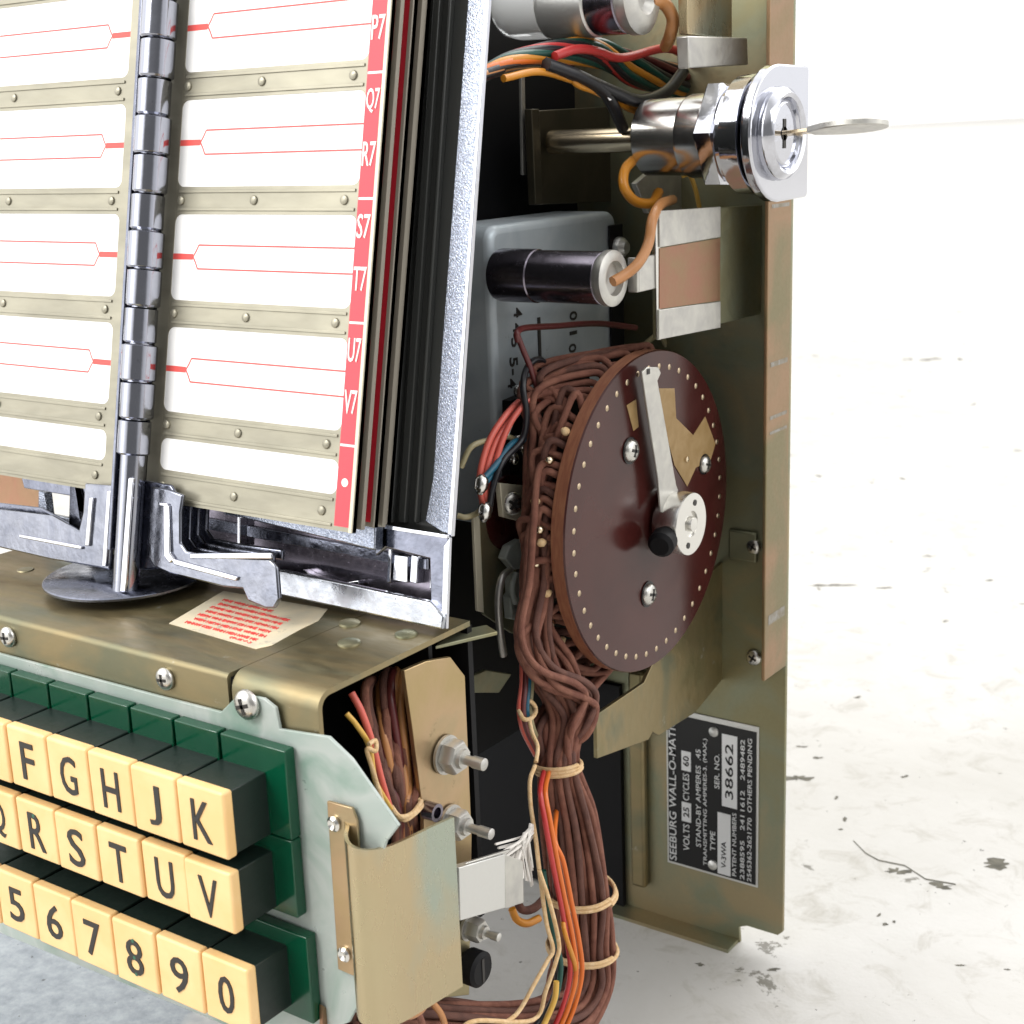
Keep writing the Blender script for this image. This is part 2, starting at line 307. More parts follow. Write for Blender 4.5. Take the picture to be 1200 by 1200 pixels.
# ---- keypad housing (left section)
def folded(x0,x1,yf,yb,zt,zf,r,t):
    pr=[(yb,zt),(yf+r,zt)]+[(yf+r-r*sin(a),zt-r+r*cos(a)) for a in [radians(15*i) for i in range(1,7)]]+[(yf,zf)]
    inn=[(yf+t,zf)]+[(yf+r-(r-t)*sin(a),zt-r+(r-t)*cos(a)) for a in [radians(15*i) for i in range(6,0,-1)]]+[(yf+r,zt-t),(yb,zt-t)]
    mb=MB(); mb.prism([(x0,y,z) for y,z in pr+inn],(x1-x0,0,0)); return mb
housing=obj('keypad_housing',folded(-17,-2.86,-15.15,-7.5,-.65,-1.85,.14,.12),'gold_top',box,smooth=50)
endb=obj('end_bracket',folded(-2.78,0,-15.1,-9.2,-.62,-3.2,.45,.15),'gold_top',box,smooth=50)
hb=MB(); hb.box(-16.9,-2.9,-14.95,-14.8,-9.3,-1.9); hb.box(-16.9,-.1,-9.2,-9.0,-9.3,-.8); hb.box(-2.9,-2.75,-14.9,-9.2,-9.3,-.8)
obj('housing_wall',hb,'black',housing)
for (x,y) in((11,746),(195,795)): screw('housing_screw',PY(-15.16,x,y),(0,-1,0),.3,housing,.9)
screw('bracket_screw',PY(-15.3,291,825),(0,-1,0),.38,endb,1.1)
for x,y in((410,731),(409,754),(476,744)):
    r_=MB(); r_.lathe([(.3,0),(.29,.05),(.2,.09),(.01,.10)],PZ(-.62,x,y),(0,0,1),20); obj('rivet',r_,'olive',endb)
for x,y in((35,727),(30,668)):
    r_=MB(); r_.lathe([(.26,0),(.24,.03),(.01,.04)],PZ(-.65,x,y),(0,0,1),20); obj('rivet',r_,'olive',housing) if y<700 else None
# warning label on the housing top
lb=MB(); L4=[PZ(-.645,198,731),PZ(-.645,262,693),PZ(-.645,384,714),PZ(-.645,373,728),PZ(-.645,352,738),PZ(-.645,318,757),PZ(-.645,300,761)]
lb.prism(L4,(0,0,.015)); labl=obj('warning_label',lb,['paper','redline'],housing,0)
A=PZ(-.62,300,757); B_=PZ(-.62,200,731); D_=PZ(-.62,262,695); ex=(A-B_); ey=(D_-B_)
lines=['MNHW KEIS WHN MEH HWE MK','WEM HIKW MEN KHE WMIH EN','HEKM WNI EHMW KIN MHE WKM','NIHE MWKH WEN IMK HEWN MH','KWME HIN WHEM NKI WEH MNE','EHW MKNI HWEM KEH IWN MEK','MHE WKIN EMW HNK']
for i,l_ in enumerate(lines):
    p=B_+ex*.10+ey*(.13+.118*i)+ (ex*.02*(i%2))
    tx=MB(); text(tx,l_,p,ex,ey,.15,ex.length*(.84 if i<6 else .6),.0,0,anchor=0); obj('label_print',tx,'redline',housing,0)
tx=MB(); text(tx,'(REV.)',B_+ex*.80+ey*.04,ex,ey,.13,.8,0,0)
obj('label_print',tx,'redline',labl.parent,0)
# ---- frosted face plate
fp=MB(); op=[(-60,742),(0,764),(180,812),(262,833),(283,812),(312,817),(326,828),(331,853),(388,862),(415,888),(470,966),(455,985),(448,1010),(436,1150),(412,1196),(330,1225),(230,1184),(0,1090),(-60,1066)]
fp.prism([PY(-15.17,x,y) for x,y in op],(0,-.1,0)); obj('face_plate',fp,'frost',box,bevel=.02)
# ---- keys
ROWS=[('DEFGHJK',-1.30,-2.63,-4.32,-1.98,-4.25),('PQRSTUV',-1.31,-4.66,-6.25,-4.28,-6.3),('4567890',-1.08,-7.12,-8.86,-6.75,-9.1)]
P_=1.60
def key_mesh_cap(x0,x1,z0,z1):
    mb=MB(); mb.box(x0,x1,-17.0,-16.68,z0,z1); return mb
for ri,(chars,xr,zt,zb,gt,gb) in enumerate(ROWS):
    for i,chh in enumerate(reversed(chars)):
        x1=xr-P_*i+random.uniform(-.012,.012); x0=x1-1.56; jit=random.uniform(-.05,.05); cx=(x0+x1)/2; 
        st=MB(); st.box(x0+.03,x1-.03,-16.72+jit,-15.45,zb+.05,zt-.04)
        k=obj('key_button',st,'stem',box,bevel=.03); k['label']='cream key lettered '+chh
        cap=obj('key_cap',key_mesh_cap(x0,x1,zb,zt),'cream',k,bevel=.075,seg=4)
        gm=MB(); gw=x1+.66 if i==0 else x1+.02
        gm.box(x0+.08 if i else x0+.1,gw,-15.62,-15.30,gb,gt)
        fobj=obj('key_flange',gm,'green',k,bevel=.03)
        tm=MB(); wd={'J':.42,'0':.52,'I':.2,'F':.52}.get(chh,.62)
        text(tm,chh,(cx,-17.012,(zb+zt)/2-.03),(1,0,0),(0,0,1),1.04 if ri<2 else 1.0,wd,.004)
        lt=obj('key_letter',tm,'ink',k,0)
        for o in(cap,lt):
            o.location.y+=jit
        if chh in 'QR8':
            gmb=MB()
            for dz in ((.46,) if chh in 'QR' else (.0,-.47,.47)): gmb.lathe([(.06,0),(.05,.012)],(cx+(-.05 if chh!='8' else 0),-17.015,(zb+zt)/2+dz-.03),(0,-1,0),8)
            obj('letter_glint',gmb,'glint_green',k,0).location.y+=jit  # green glints painted as small dots on the letter
# ---- inner terminal plate & hardware on the right end
tpp=MB(); tp_=[(474,786),(500,775),(528,770),(545,792),(553,980),(550,1166),(500,1172),(497,960),(483,850)]
tpp.prism([PX(.0,x,y) for x,y in tp_],(-.14,0,0)); tpl=obj('terminal_plate',tpp,'gold',box,bevel=.02)
bh=MB(); bh.box(-2.7,-.3,-10.6,-10.45,-9.3,-.8); obj('terminal_back',bh,'black',tpl)
def hexnut(x,y,r,Xp,stud,par,blk=False):
    mb=MB(); c=PX(Xp,x,y); mb.lathe([(r*1.05,0),(r*1.05,.08)],c,(1,0,0),24)
    mb.lathe([(r*.86,.08),(r*.92,.14),(r*.92,.42),(r*.82,.5)],c,(1,0,0),6,a0=.3); mb.lathe([(r*.55,.5),(r*.5,.62)],c,(1,0,0),16)
    mb.lathe([(r*.27,.5),(r*.27,.5+stud*.55),(r*.33,.5+stud*.56),(r*.33,.5+stud),(r*.2,.5+stud*1.05)],c,(1,0,0),16)
    return obj('hex_nut',mb,'raw' if not blk else 'stem',par,40)
hexnut(522,884,.5,.05,.75,tpl); hexnut(527,963,.45,.05,.85,tpl); hexnut(548,1086,.36,.05,.55,tpl)
kn=MB(); kn.lathe([(.42,0),(.5,.1),(.5,.5),(.4,.58)],PX(.05,546,1130),(1,0,0),24); c_=PX(.05,546,1130); kn.box(c_.x+.56,c_.x+.6,c_.y-.05,c_.y+.05,c_.z-.35,c_.z+.35,1); obj('slotted_knob',kn,['black','ink'],tpl)
gr=MB(); gr.lathe([(.24,0),(.24,.35),(.15,.35),(.14,.1)],PX(.05,500,949),(1,0,0),20); obj('grommet',gr,'gun',tpl)
# foil clip
fc=MB(); a_=[(538,1017),(592,1001),(592,1064),(540,1079)]; fc.prism([PX(1.0,x,y) for x,y in a_],(-.25,0,0))
clipo=obj('metal_clip',fc,'alu',tpl,bevel=.02)
fs=MB(); fs.prism([PX(.9,x,y) for x,y in[(592,1001),(613,1009),(614,1058),(592,1065)]],(-.2,0,0)); fs.prism([PX(.9,x,y) for x,y in[(538,1017),(592,1001),(600,995),(548,1011)]],(-.1,0,0)); obj('clip_side',fs,'raw',clipo,bevel=.02)
# ---- curved cable guard
def guard_pts(t):
    pr=[(.84,-15.40),(.98,-15.5),(1.12,-15.72),(1.35,-15.86),(1.62,-15.80),(1.82,-15.5),(1.92,-15.0),(1.95,-14.2),(1.95,-13.4),(1.95,-12.72)]
    return [Vector((x,y,0)) for x,y in pr]
GP=cr(guard_pts(0),4); gm=MB(); n=len(GP); vs=[]
for s_ in (0,1):
    for i,p in enumerate(GP):
        tn=(GP[min(i+1,n-1)]-GP[max(i-1,0)]).normalized(); nn=Vector((tn.y,-tn.x,0)); pp=p-nn*(-.0 if s_==0 else -.09)*-1
        u=i/(n-1); zt_=-3.42-.80*u; zb_=-7.98-.86*u
        vs+= [Vector((pp.x,pp.y,zt_)),Vector((pp.x,pp.y,zb_))]
fs_=[]
for i in range(n-1):
    a=2*i; b_=2*n+2*i
    fs_+=[(a,a+1,a+3,a+2),(b_,b_+2,b_+3,b_+1),(a,a+2,b_+2,b_),(a+1,b_+1,b_+3,a+3)]
fs_+=[(0,2*n,2*n+1,1),(2*n-2,2*n-1,4*n-1,4*n-2)]
gm.add(vs,fs_); guard=obj('cable_guard',gm,'gold_iris',box,smooth=40)
gf=MB(); gf.prism([PY(-15.42,x,y) for x,y in[(383,939),(412,947),(418,962),(430,1164),(424,1148),(396,1136)]],(0,.08,0)); obj('guard_flange',gf,'gold',guard,bevel=.015)
for x,y in((392,965),(404,1118)):
    r_=MB(); r_.lathe([(.19,0),(.19,.05),(.13,.1),(.07,.06),(.01,.04)],PY(-15.43,x,y),(0,-1,0),20); obj('rivet',r_,'satin',guard)
gf=MB(); gf.prism([PX(-.3,x,y) for x,y in[(378,1178),(425,1215),(425,1260),(378,1260)]],(-.1,0,0)); obj('copper_tab',gf,'pink',box)
# copper-brown tab and dark boards at far left under the pages

# ------------------------------------------------------------------ TITLE RACK
rack=MB()
def slab(mb,px,n,th,mi=0):
    mb.prism([PT(n,x,y) for x,y in px], -TN*th, mi)
RN=-1.75   # frame face offset from the page plane
# right upright of the frame: pitted face, bright outer rim
slab(rack,[(498,611),(518,624),(529,627),(574,-40),(551,-40),(548,0),(533,200),(518,400),(507,560)],RN,.14)
frame=obj('rack_frame',rack,'chrome_pit',box,bevel=.03)
rim=MB(); slab(rim,[(524,628),(529,629),(575,-40),(571,-40)],RN+.03,.15); obj('bright_rim',rim,'chrome',frame,bevel=.02)
bb=MB(); slab(bb,[(420,640),(516,640),(562,-40),(300,-40)],RN-.35,.2)
for i,(x0,x1) in enumerate([(446,452),(459,463),(470,478),(488,491)]):
    slab(bb,[(x0-4,612),(x1-4,613),(x1+40,-40),(x0+40,-40)],RN-.22+.02*i,.2)
obj('rack_back_panel',bb,'gloss_black',frame,bevel=.03)
# bottom frame: right end block, ledge and lip
eb=MB(); slab(eb,[(436,614),(526,629),(521,737),(505,733),(503,655),(452,642),(440,652)],RN+.12,.16)
obj('rack_end_block',eb,'chrome_dark',frame,bevel=.04)
er=MB(); 
for px in ([(417,611),(440,613),(524,627),(524,631),(440,618),(417,615)],[(520,640),(527,630),(523,737),(517,737)]): slab(er,px,RN+.18,.1)
obj('bright_edge',er,'chrome',frame,bevel=.01)
lg=MB(); slab(lg,[(262,578),(300,586),(437,610),(440,613),(439,645),(280,606),(262,603)],RN+.55,.35); obj('rack_ledge',lg,'chrome_pit',frame,bevel=.04)
lp=MB(); slab(lp,[(230,655),(330,668),(425,688),(504,705),(520,722),(518,738),(325,697),(230,676)],RN+.3,.25); obj('rack_lip',lp,'lip_chrome',frame,bevel=.05)
rb=MB(); slab(rb,[(200,585),(505,640),(505,720),(200,660)],RN-.6,.15); obj('rack_recess',rb,'gun',frame)
for px in ([(455,643),(459,643),(457,683),(453,683)],[(482,650),(490,652),(488,684),(480,682)],[(505,656),(510,657),(508,690),(503,690)],[(355,667),(362,672),(400,683),(420,680),(420,685),(400,688),(357,676)],[(278,605),(281,606),(281,640),(278,640)],[(462,650),(478,652),(477,683),(460,680)]):
    rr=MB(); slab(rr,px,RN-.3,.3); obj('recess_rib',rr,'chrome',frame,bevel=.02)
for px in ([(150,590),(500,655),(500,668),(150,603)],):
    rr=MB(); slab(rr,px,RN-.45,.1); obj('recess_rail',rr,'chrome_dark',frame,bevel=.02)
# left end of the rack
le=MB(); slab(le,[(24,556),(100,566),(135,572),(135,590),(28,572)],RN+.4,.3); obj('rack_ledge',le,'chrome_dark',frame,bevel=.03)
le=MB(); slab(le,[(45,575),(52,577),(55,602),(92,610),(92,580),(120,585),(120,620),(45,606)],RN+.1,.3); obj('left_block',le,'chrome_pit',frame,bevel=.02)
le=MB(); slab(le,[(-60,545),(48,553),(45,597),(-60,585)],RN-.8,.2); obj('copper_panel',le,'pink',frame,bevel=.02)
# hinge post
PB=PT(.55,147,694); pax=(PT(.55,187,20)-PB); Lp=pax.length; pax.normalize()
post=MB(); post.lathe([(.36,0),(.36,4.0)],PB+pax*.0,pax,28); post.lathe([(.30,4.0),(.30,18.5)],PB,pax,20)
posto=obj('hinge_post',post,'chrome_knuckle',box,smooth=50)
t=3.85; i=0
while t<18.5:
    kn=MB(); h=1.02+(.02 if i%3 else -.02); r=.47+.02*((i*7)%3-1)
    kn.lathe([(r-.05,0),(r,.05),(r,h-.07),(r-.05,h-.03)],PB+pax*t+Vector((0.02*((i*5)%3-1),0,0)),pax,28)
    obj('hinge_knuckle',kn,'chrome_knuckle',posto,smooth=40); t+=h; i+=1
sp=MB(); sp.box(-.52,-.40,-.3,.3,1.2,18.5,T=lambda x,y,z:PB+pax*z+Vector((x,y,0))); obj('hinge_leaf',sp,'chrome_dark',posto,bevel=.02)
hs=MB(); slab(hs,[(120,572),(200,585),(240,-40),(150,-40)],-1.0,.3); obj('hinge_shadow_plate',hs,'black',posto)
# round foot disc of the post
fd=MB(); fd.lathe([(2.25,-.05),(2.33,0),(2.33,.06),(2.28,.1),(.5,.1)],PZ(-.35,148,676),(0,0,1),64); obj('post_foot',fd,'chrome_dark',posto,smooth=40)  # dark chrome colour stands in for the rack's dark reflection
# flat plates of post bottom
pf=MB(); slab(pf,[(152,560),(200,568),(206,578),(204,664),(170,668),(152,664)],.25,.12); obj('post_plate',pf,'chrome_dark',posto,bevel=.05)
pf=MB(); slab(pf,[(150,560),(156,560),(147,694),(140,694)],.95,.1); obj('post_edge',pf,'chrome',posto,bevel=.03)
# page-turning levers
def lever(px,n,m_='chrome_pit'):
    mb=MB(); slab(mb,px,n,.14); return obj('page_lever',mb,m_,box,bevel=.05)
RL=[(176,570),(196,573),(214,580),(211,600),(211,636),(218,646),(250,652),(316,655),(324,664),(327,702),(321,713),(311,713),(290,704),(284,690),(262,688),(198,672),(180,664),(173,652)]
for k in range(3):
    off=[(x+ (3-k)*11, y-(3-k)*6) for x,y in RL if True]
    sub=[(176,570),(214,580),(211,636),(218,646),(250,652),(300,659),(300,672),(250,664),(205,654),(198,640),(199,590)]
    lever([(x+(3-k)*10,y-(3-k)*5) for x,y in sub],.15-.32*(3-k),'chrome_dark')
l0=lever(RL,.35,'chrome_lever')
for px in ([(191,592),(197,592),(199,648),(204,655),(198,660),(192,652)],[(198,652),(206,656),(278,676),(276,681),(204,662)],[(222,648),(318,648),(318,655),(222,655)],[(184,588),(196,590),(196,594),(186,593)]):
    r_=MB(); slab(r_,px,.43,.1); obj('lever_rib',r_,'chrome',l0,bevel=.03)
LL=[(99,566),(141,570),(132,600),(128,668),(114,665),(60,656),(-60,628),(-60,592),(0,597),(60,604),(92,622),(97,600)]
l1=lever(LL,.35,'chrome_lever')
lever([(x-12,y-9) for x,y in LL if x<120]+[(100,600)],-.1,'chrome_dark')
for px in ([(104,583),(109,583),(104,640),(99,640)],[(22,626),(95,640),(95,644),(22,630)],[(125,575),(130,575),(124,664),(119,664)]):
    r_=MB(); slab(r_,px,.43,.1); obj('lever_rib',r_,'chrome',l1,bevel=.03)

# ---- title pages
PH=3.07
def page(sl,sr,t0,t1,n,flip=False,front=True,idx=0,strip=True,cards=True,thick=.14):
    """one hinged page between sl..sr; cards are let into windows between cross bars"""
    root=MB()
    # side rails and cross bars form the open page frame
    hw=.28
    if flip: a,b_=sl,sr-.52
    else: a,b_=sl+.5,sr-(.62 if strip else .15)
    root.box(sl,a,t0,t1,-thick,0,T=TP_(n)); root.box(b_,sr,t0,t1,-thick,0,T=TP_(n))
    bars=[(t0,3.02)]+[(3.9+PH*k,3.9+PH*k+.74) for k in range(0,6)]
    bars=[(u,min(v,t1)) for u,v in bars if u<t1]
    for u,v in bars:
        root.box(a,b_,u,v,-thick,-.005,T=TP_(n))
    a_,b2=a,b_
    if cards:
        for u,v in [(3.02,3.9)]+[(3.9+.74+PH*k,3.9+PH*(k+1)) for k in range(0,4)]:
            v=min(v,t1); ww=b_-a+.06; hh=v-u+.06; cxx=(a+b_)/2; cyy=(u+v)/2
            for sx in(-1,1):
                for sy in(-1,1):
                    px0=cxx+sx*(ww/2-.03); py0=cyy+sy*(hh/2-.03); r=.24
                    arc=[(px0-sx*(r-r*sin(q)),py0-sy*(r-r*cos(q))) for q in [radians(15*i) for i in range(7)]]
                    root.prism([TP(px0,py0,n-.1)]+[TP(x,y,n-.1) for x,y in arc],TN*.097)
    o=obj('title_page' if front else 'back_page',root,'page' if front else 'page_dark',box,bevel=.0)
    if front:
        bk=MB()
        for u,v in bars:
            bk.box(a+.1,b_-.1,u+.09,u+.17,-.005,.03,T=TP_(n)); bk.box(a+.1,b_-.1,v-.17,v-.09,-.005,.03,T=TP_(n))
            for f in((.03,.45,.93) if not flip else(.97,.6,.1)):
                p=TP(a+(b_-a)*f,(u+v)/2,n); bk.lathe([(.13,0),(.12,.04),(.05,.07),(.01,.07)],p,TN,12)
        obj('bar_bead',bk,'page',o,bevel=.01)
    if cards:
        ws=[(3.02,3.9,False)]+[(3.9+.74+PH*k,3.9+PH*(k+1),True) for k in range(0,4)]
        for u,v,pr in ws:
            v=min(v,t1); 
            cp=MB(); ww=b_-a+.06; hh=v-u+.06; cxx=(a+b_)/2; cyy=(u+v)/2
            cp.prism([TP(cxx+x,cyy+y,n-.05) for x,y in rrect(ww,hh,.02,1)],TN*.03)
            cc=obj('title_card',cp,'card',o,0)
            if pr:
                ln=MB(); th=.045; ym=cyy+.02; A_=n-.017
                def seg(x0,y0,x1,y1,w=th):
                    d=Vector((x1-x0,y1-y0,0)).normalized(); q=Vector((-d.y,d.x,0))*w/2
                    ln.add([TP(x0-q.x,y0-q.y,A_),TP(x1-q.x,y1-q.y,A_),TP(x1+q.x,y1+q.y,A_),TP(x0+q.x,y0+q.y,A_)],[(0,1,2,3)])
                if not flip:
                    seg(a,ym,a+.78,ym,.16); x0=a+.78; pts=[(x0,ym),(x0+.1,ym+.14),(x0+.2,ym+.32),(b_,ym+.32)]; pts2=[(x0,ym),(x0+.1,ym-.14),(x0+.2,ym-.32),(b_,ym-.32)]
                else:
                    seg(b_-.78,ym,b_,ym,.16); x0=b_-.78; pts=[(x0,ym),(x0-.1,ym+.14),(x0-.2,ym+.32),(a,ym+.32)]; pts2=[(x0,ym),(x0-.1,ym-.14),(x0-.2,ym-.32),(a,ym-.32)]
                for P2 in(pts,pts2):
                    for (p,q),(r_,s_) in zip(P2,P2[1:]): seg(p,q,r_,s_)
                obj('card_print',ln,'redline',cc,0)
    if strip:
        rs=MB(); rs.box(sr-.62,sr-.10,t0+.12,t1,.0,.012,T=TP_(n)); ss=obj('index_strip',rs,'redstrip',o,0)
        if front:
            w=MB()
            for k in range(5):
                tt=4.34+PH*k-.04
                if tt<t1: w=MB(); w.box(sr-.60,sr-.12,tt-.03,tt+.03,.012,.02,T=TP_(n)); obj('index_rule',w,'white',ss,0)
            codes=[('',''),('U7','V7'),('S7','T7'),('Q7','R7'),('O7','P7')]
            for k in range(1,5):
                base=4.34+PH*(k-1)
                for jj,cde in enumerate(codes[k]):
                    tt=base+ (2.35 if jj==0 else 1.05)
                    if tt+.3<t1+1: wc=MB(); text(wc,cde,TP(sr-.36,tt,n+.022),TS,TT,.60,.42,.006); obj('index_code',wc,'white',ss,0)
            w=MB(); w.lathe([(.11,0),(.11,.01)],TP(sr-.36,3.36,n+.012),TN,16)
            obj('index_dot',w,'white',ss,0)
        e=MB(); e.box(sr-.098,sr+.0,t0,t1,-thick,.05,T=TP_(n)); obj('page_edge',e,'page_edge' if front else 'page_dark',o,0)
    return o
def TP_(n): return lambda x,y,z: TP(x,y,n+z)
# positions of the page edges on the rack plane
def sco(x,y,n=0):
    p=PT(n,x,y); return (p.x,(p-TP(0,0,n)).dot(TT))
RT=17.5
sr=sco(414,611)[0]; sl=sco(176,560)[0]; print('page',sl,sr,sco(414,611),sco(465,0),sco(187,510),sco(393,535),sco(390,580),sco(130,590))
page(sl-.15,sr,2.12,RT,0)
pl=page(-24,sco(128,500)[0]+.42,2.12,RT,0,flip=True,strip=False)
page(sl,sr+.02,2.2,RT,-.30,front=False,strip=False,cards=False)
page(sl,sr+.10,2.25,RT,-.72,front=False,strip=True,cards=False)
page(sl,sr+.08,2.25,RT,-1.05,front=False,strip=False,cards=False)
page(sl,sr-.05,2.3,RT,-1.4,front=False,strip=True,cards=False)

# ------------------------------------------------------------------ SELECTOR DISC
RD=5.05; DC=Vector((0,.42,.02))
d=MB(); d.lathe([(RD-.04,-.5),(RD,-.46),(RD,-.05)],DC,(1,0,0),96,mi=1,capb=False); d.lathe([(RD,-.05),(RD-.03,0),(RD-.3,0.001)],DC,(1,0,0),96,capa=False)
disc=obj('selector_disc',d,['disc','disc_edge'],box,smooth=40)
mesh_pin=None
for k in range(44):
    a=2*pi*k/44+.03; c_=DC+Vector((0,(RD-.5)*cos(a),(RD-.5)*sin(a)))
    pm=MB(); pm.lathe([(.10,0),(.075,.02),(.01,.03)],c_,(1,0,0),8); obj('contact_pin',pm,'pin',disc,60)
for (x,y,r) in((738,528,.36),(825,544,.3),(759,696,.36)):
    c_=PX(0.01,x,y); 
    w_=MB(); w_.lathe([(r*1.15,0),(r*1.15,.03)],c_,(1,0,0),20); obj('washer',w_,'plate_black',disc)
    screw('disc_screw',c_,(1,0,0),r,disc,.5)
tp1=MB(); tp1.prism([PX(.01,x,y) for x,y in[(772,455),(790,455),(792,490),(812,510),(826,488),(838,520),(832,540),(815,548),(805,570),(790,545),(778,500)]],(.015,0,0))
tp1.prism([PX(.01,x,y) for x,y in[(734,475),(745,468),(748,500),(742,505)]],(.015,0,0)); obj('paper_tape',tp1,'tape',disc,0)
r_=MB(); r_.lathe([(.1,0),(.09,.06),(.01,.08)],PX(.03,804,538),(1,0,0),12); obj('rivet',r_,'brass',disc)
# wiper arm and hub
HC=PX(.3,787,611); HC.x=0
hub=MB(); hub.lathe([(.95,.12),(1.0,.2),(1.0,.95),(.98,1.0),(.42,1.0),(.40,.92),(.25,.92),(.22,1.1),(.1,1.12)],HC,(1,0,0),40)
hubo=obj('hub',hub,'satin',disc,smooth=40)
for a in(1.2,4.4):
    h_=MB(); h_.lathe([(.1,0),(.1,.02)],HC+Vector((1.0,.68*cos(a),.68*sin(a))),(1,0,0),10); obj('hub_hole',h_,'ink',hubo)
ka=MB(); ka.lathe([(.3,0),(.42,.1),(.42,.5),(.3,.62)],PX(.6,780,630),Vector((.2,-1,-.2)),20); obj('set_knob',ka,'black',hubo)
arm=MB(); arm.prism([PX(.35,x,y) for x,y in[(750,436),(756,430),(769,430),(772,437),(768,446),(790,568),(798,590),(772,600),(769,560),(755,470)]],(.08,0,0))
armo=obj('wiper_arm',arm,'raw',disc,bevel=.02)
h_=MB(); h_.box(.432,.45,0,.16,0,.16,T=lambda x,y,z:Vector((x,0,0))+Vector((0,PX(.43,758,439).y+y,PX(.43,758,439).z+z))); obj('arm_hole',h_,'ink',armo,0)
# mounting bracket of the disc
mb_=MB(); mb_.prism([PX(-.95,x,y) for x,y in[(699,838),(700,889),(760,867),(765,858),(772,862),(815,835),(868,770),(868,640),(800,700),(755,800)]],(-.14,0,0)); brk=obj('disc_bracket',mb_,'gold_top',box,bevel=.02)
rg=MB(); rg.lathe([(3.2,-1.3),(3.2,-.50)],DC,(1,0,0),64); obj('disc_backing',rg,'black',disc)
# ------------------------------------------------------------------ WIRING
def wire(name,pts,r,m_,k=6,n=7,parent=None):
    mb=MB(); mb.tube(cr(pts,k),r,n); return obj(name,mb,m_,parent or box,smooth=80)
# spine of the brown harness (pixel, X, radius cm)
SP=[(700,445,-1.5,.5),(652,480,-1.6,.55),(640,520,-1.6,.5),(634,570,-1.5,.5),(630,620,-1.4,.5),(629,680,-1.3,.52),(628,735,-1.2,.58),(642,785,-1.1,.72),(660,835,-.9,.72),(654,893,-.7,.62),(667,960,-.6,.90),(679,1040,-.5,1.02),(683,1100,-.5,1.02),(680,1150,-.5,1.05),(655,1196,-.4,1.0),(600,1212,-.3,.9),(520,1208,-.3,.85),(430,1206,-.4,.8)]
SPp=[(PX(X,x,y),r) for x,y,X,r in SP]
def frame_at(i):
    a=SPp[max(i-1,0)][0]; b_=SPp[min(i+1,len(SPp)-1)][0]; t_=(b_-a).normalized(); u=Vector((1,0,0)); u=(u-t_*u.dot(t_)).normalized(); return u,t_.cross(u)
NW=60; rnd=random.Random(3)
for w in range(NW):
    rho=math.sqrt((w+.5)/NW); phi=w*2.39996
    ang=radians(60+ (w/(NW-1))*(290-60)) ; ang=radians(72+ ((w*17)%NW)/(NW-1)*(285-72))
    y=cos(ang)*(RD-.25); z=sin(ang)*(RD-.25)
    S0=DC+Vector((-.50,y*.98,z*.98)); kk=rnd.uniform(1.0,1.08); S0b=DC+Vector((-.8-rnd.random()*.8,y*kk+rnd.uniform(-.12,.12),z*kk+rnd.uniform(-.2,.2))) 
    # entry node: the spine node just below the start height
    deg=math.degrees(ang)
    if deg<200: 
        ent=[i for i,(p,r) in enumerate(SPp) if p.z < S0.z-.9][0]
        ent=max(1,min(ent,7))
    elif deg<250: ent=7
    else: ent=8
    pts=[S0,S0b]
    if deg<125: pts.append(DC+Vector((-1.7-rnd.random()*.9,-(RD-.1+rnd.random()*.5)*sin(radians(min(deg-40,70)))*.75,z*1.0+.1-rnd.random()*.5)))
    sweep = 118<deg<215 and w%5 in(0,1,3)
    if sweep:
        jx=rnd.uniform(-11,14); jy=rnd.uniform(-13,13); jX=rnd.uniform(-.25,.3)
        if deg<165: pts.append(PX(-1.1+jX,630+jx*.8,620+jy))
        if deg<195: pts.append(PX(-1.1+jX,626+jx,690+jy))
        pts+= [PX(-.95+jX,616+jx,748+jy*.5),PX(-.6+jX,636+jx,790+jy*.8),PX(-.3+jX,678+jx*.7,808+jy*.8),PX(-.3+jX,690+jx*.7,824+jy*.6),PX(-.4+jX,675+jx*.9,858+jy*.4)]
        ent=9
    for i in range(ent,len(SPp)):
        p,r=SPp[i]; u,v=frame_at(i); rr=r-.06; loose=.17 if i<9 else (.04 if i in(9,) else .09)
        ph=phi+(.10*(i-9)); 
        pts.append(p+u*(rho*rr*cos(ph)+rnd.uniform(-loose,loose))+v*(rho*rr*sin(ph)+rnd.uniform(-loose,loose)))
    wire('brown_wire',pts,.112,'cloth' if w%5 else 'cloth_dark',k=7)
# solder blobs on the wire ends along the rim
for k in range(9):
    a=radians(140+k*9+(k*k%5)*1.6); c_=DC+Vector((-.62-.15*(k%3)-.07*(k%4),(RD+.03)*cos(a),(RD+.03)*sin(a))); r_=MB(); r_.lathe([(.05,-.16),(.13,-.05),(.12,.06),(.04,.14)],c_,Vector((-.5,cos(a),sin(a))),10); obj('solder_tag',r_,'brass' if k%2 else 'cord',disc,80)
# coloured wires running down the left edge of the harness
def PXL(L_): return [PX(X,x,y) for x,y,X in L_]
def on_bundle(off,dx,path):  return [PX(X+off,x+dx+5,y) for x,y,X in path]
edge=[(632,905,-.6),(628,928,.25),(633,960,.65),(642,1010,.85),(652,1060,.85),(660,1100,.85),(664,1140,.8),(655,1180,.75),(640,1215,.6)]
wire('red_wire',on_bundle(0,0,edge[:5])+on_bundle(-.05,-1,edge[5:]),.08,'red')
wire('orange_wire',on_bundle(.02,6,edge),.08,'orange')
wire('orange_wire',on_bundle(0,13,[(634,950,-.5),(632,985,.5)]+edge[3:]),.08,'orange')
wire('amber_wire',on_bundle(0,6,[(648,1060,.2),(650,1090,.95)]+edge[6:]),.075,'amber')
wire('green_wire',on_bundle(0,0,[(632,1020,.6),(637,1060,.7),(645,1100,.75),(652,1130,.75),(646,1170,.7),(626,1212,.6)]),.085,'dgreen')
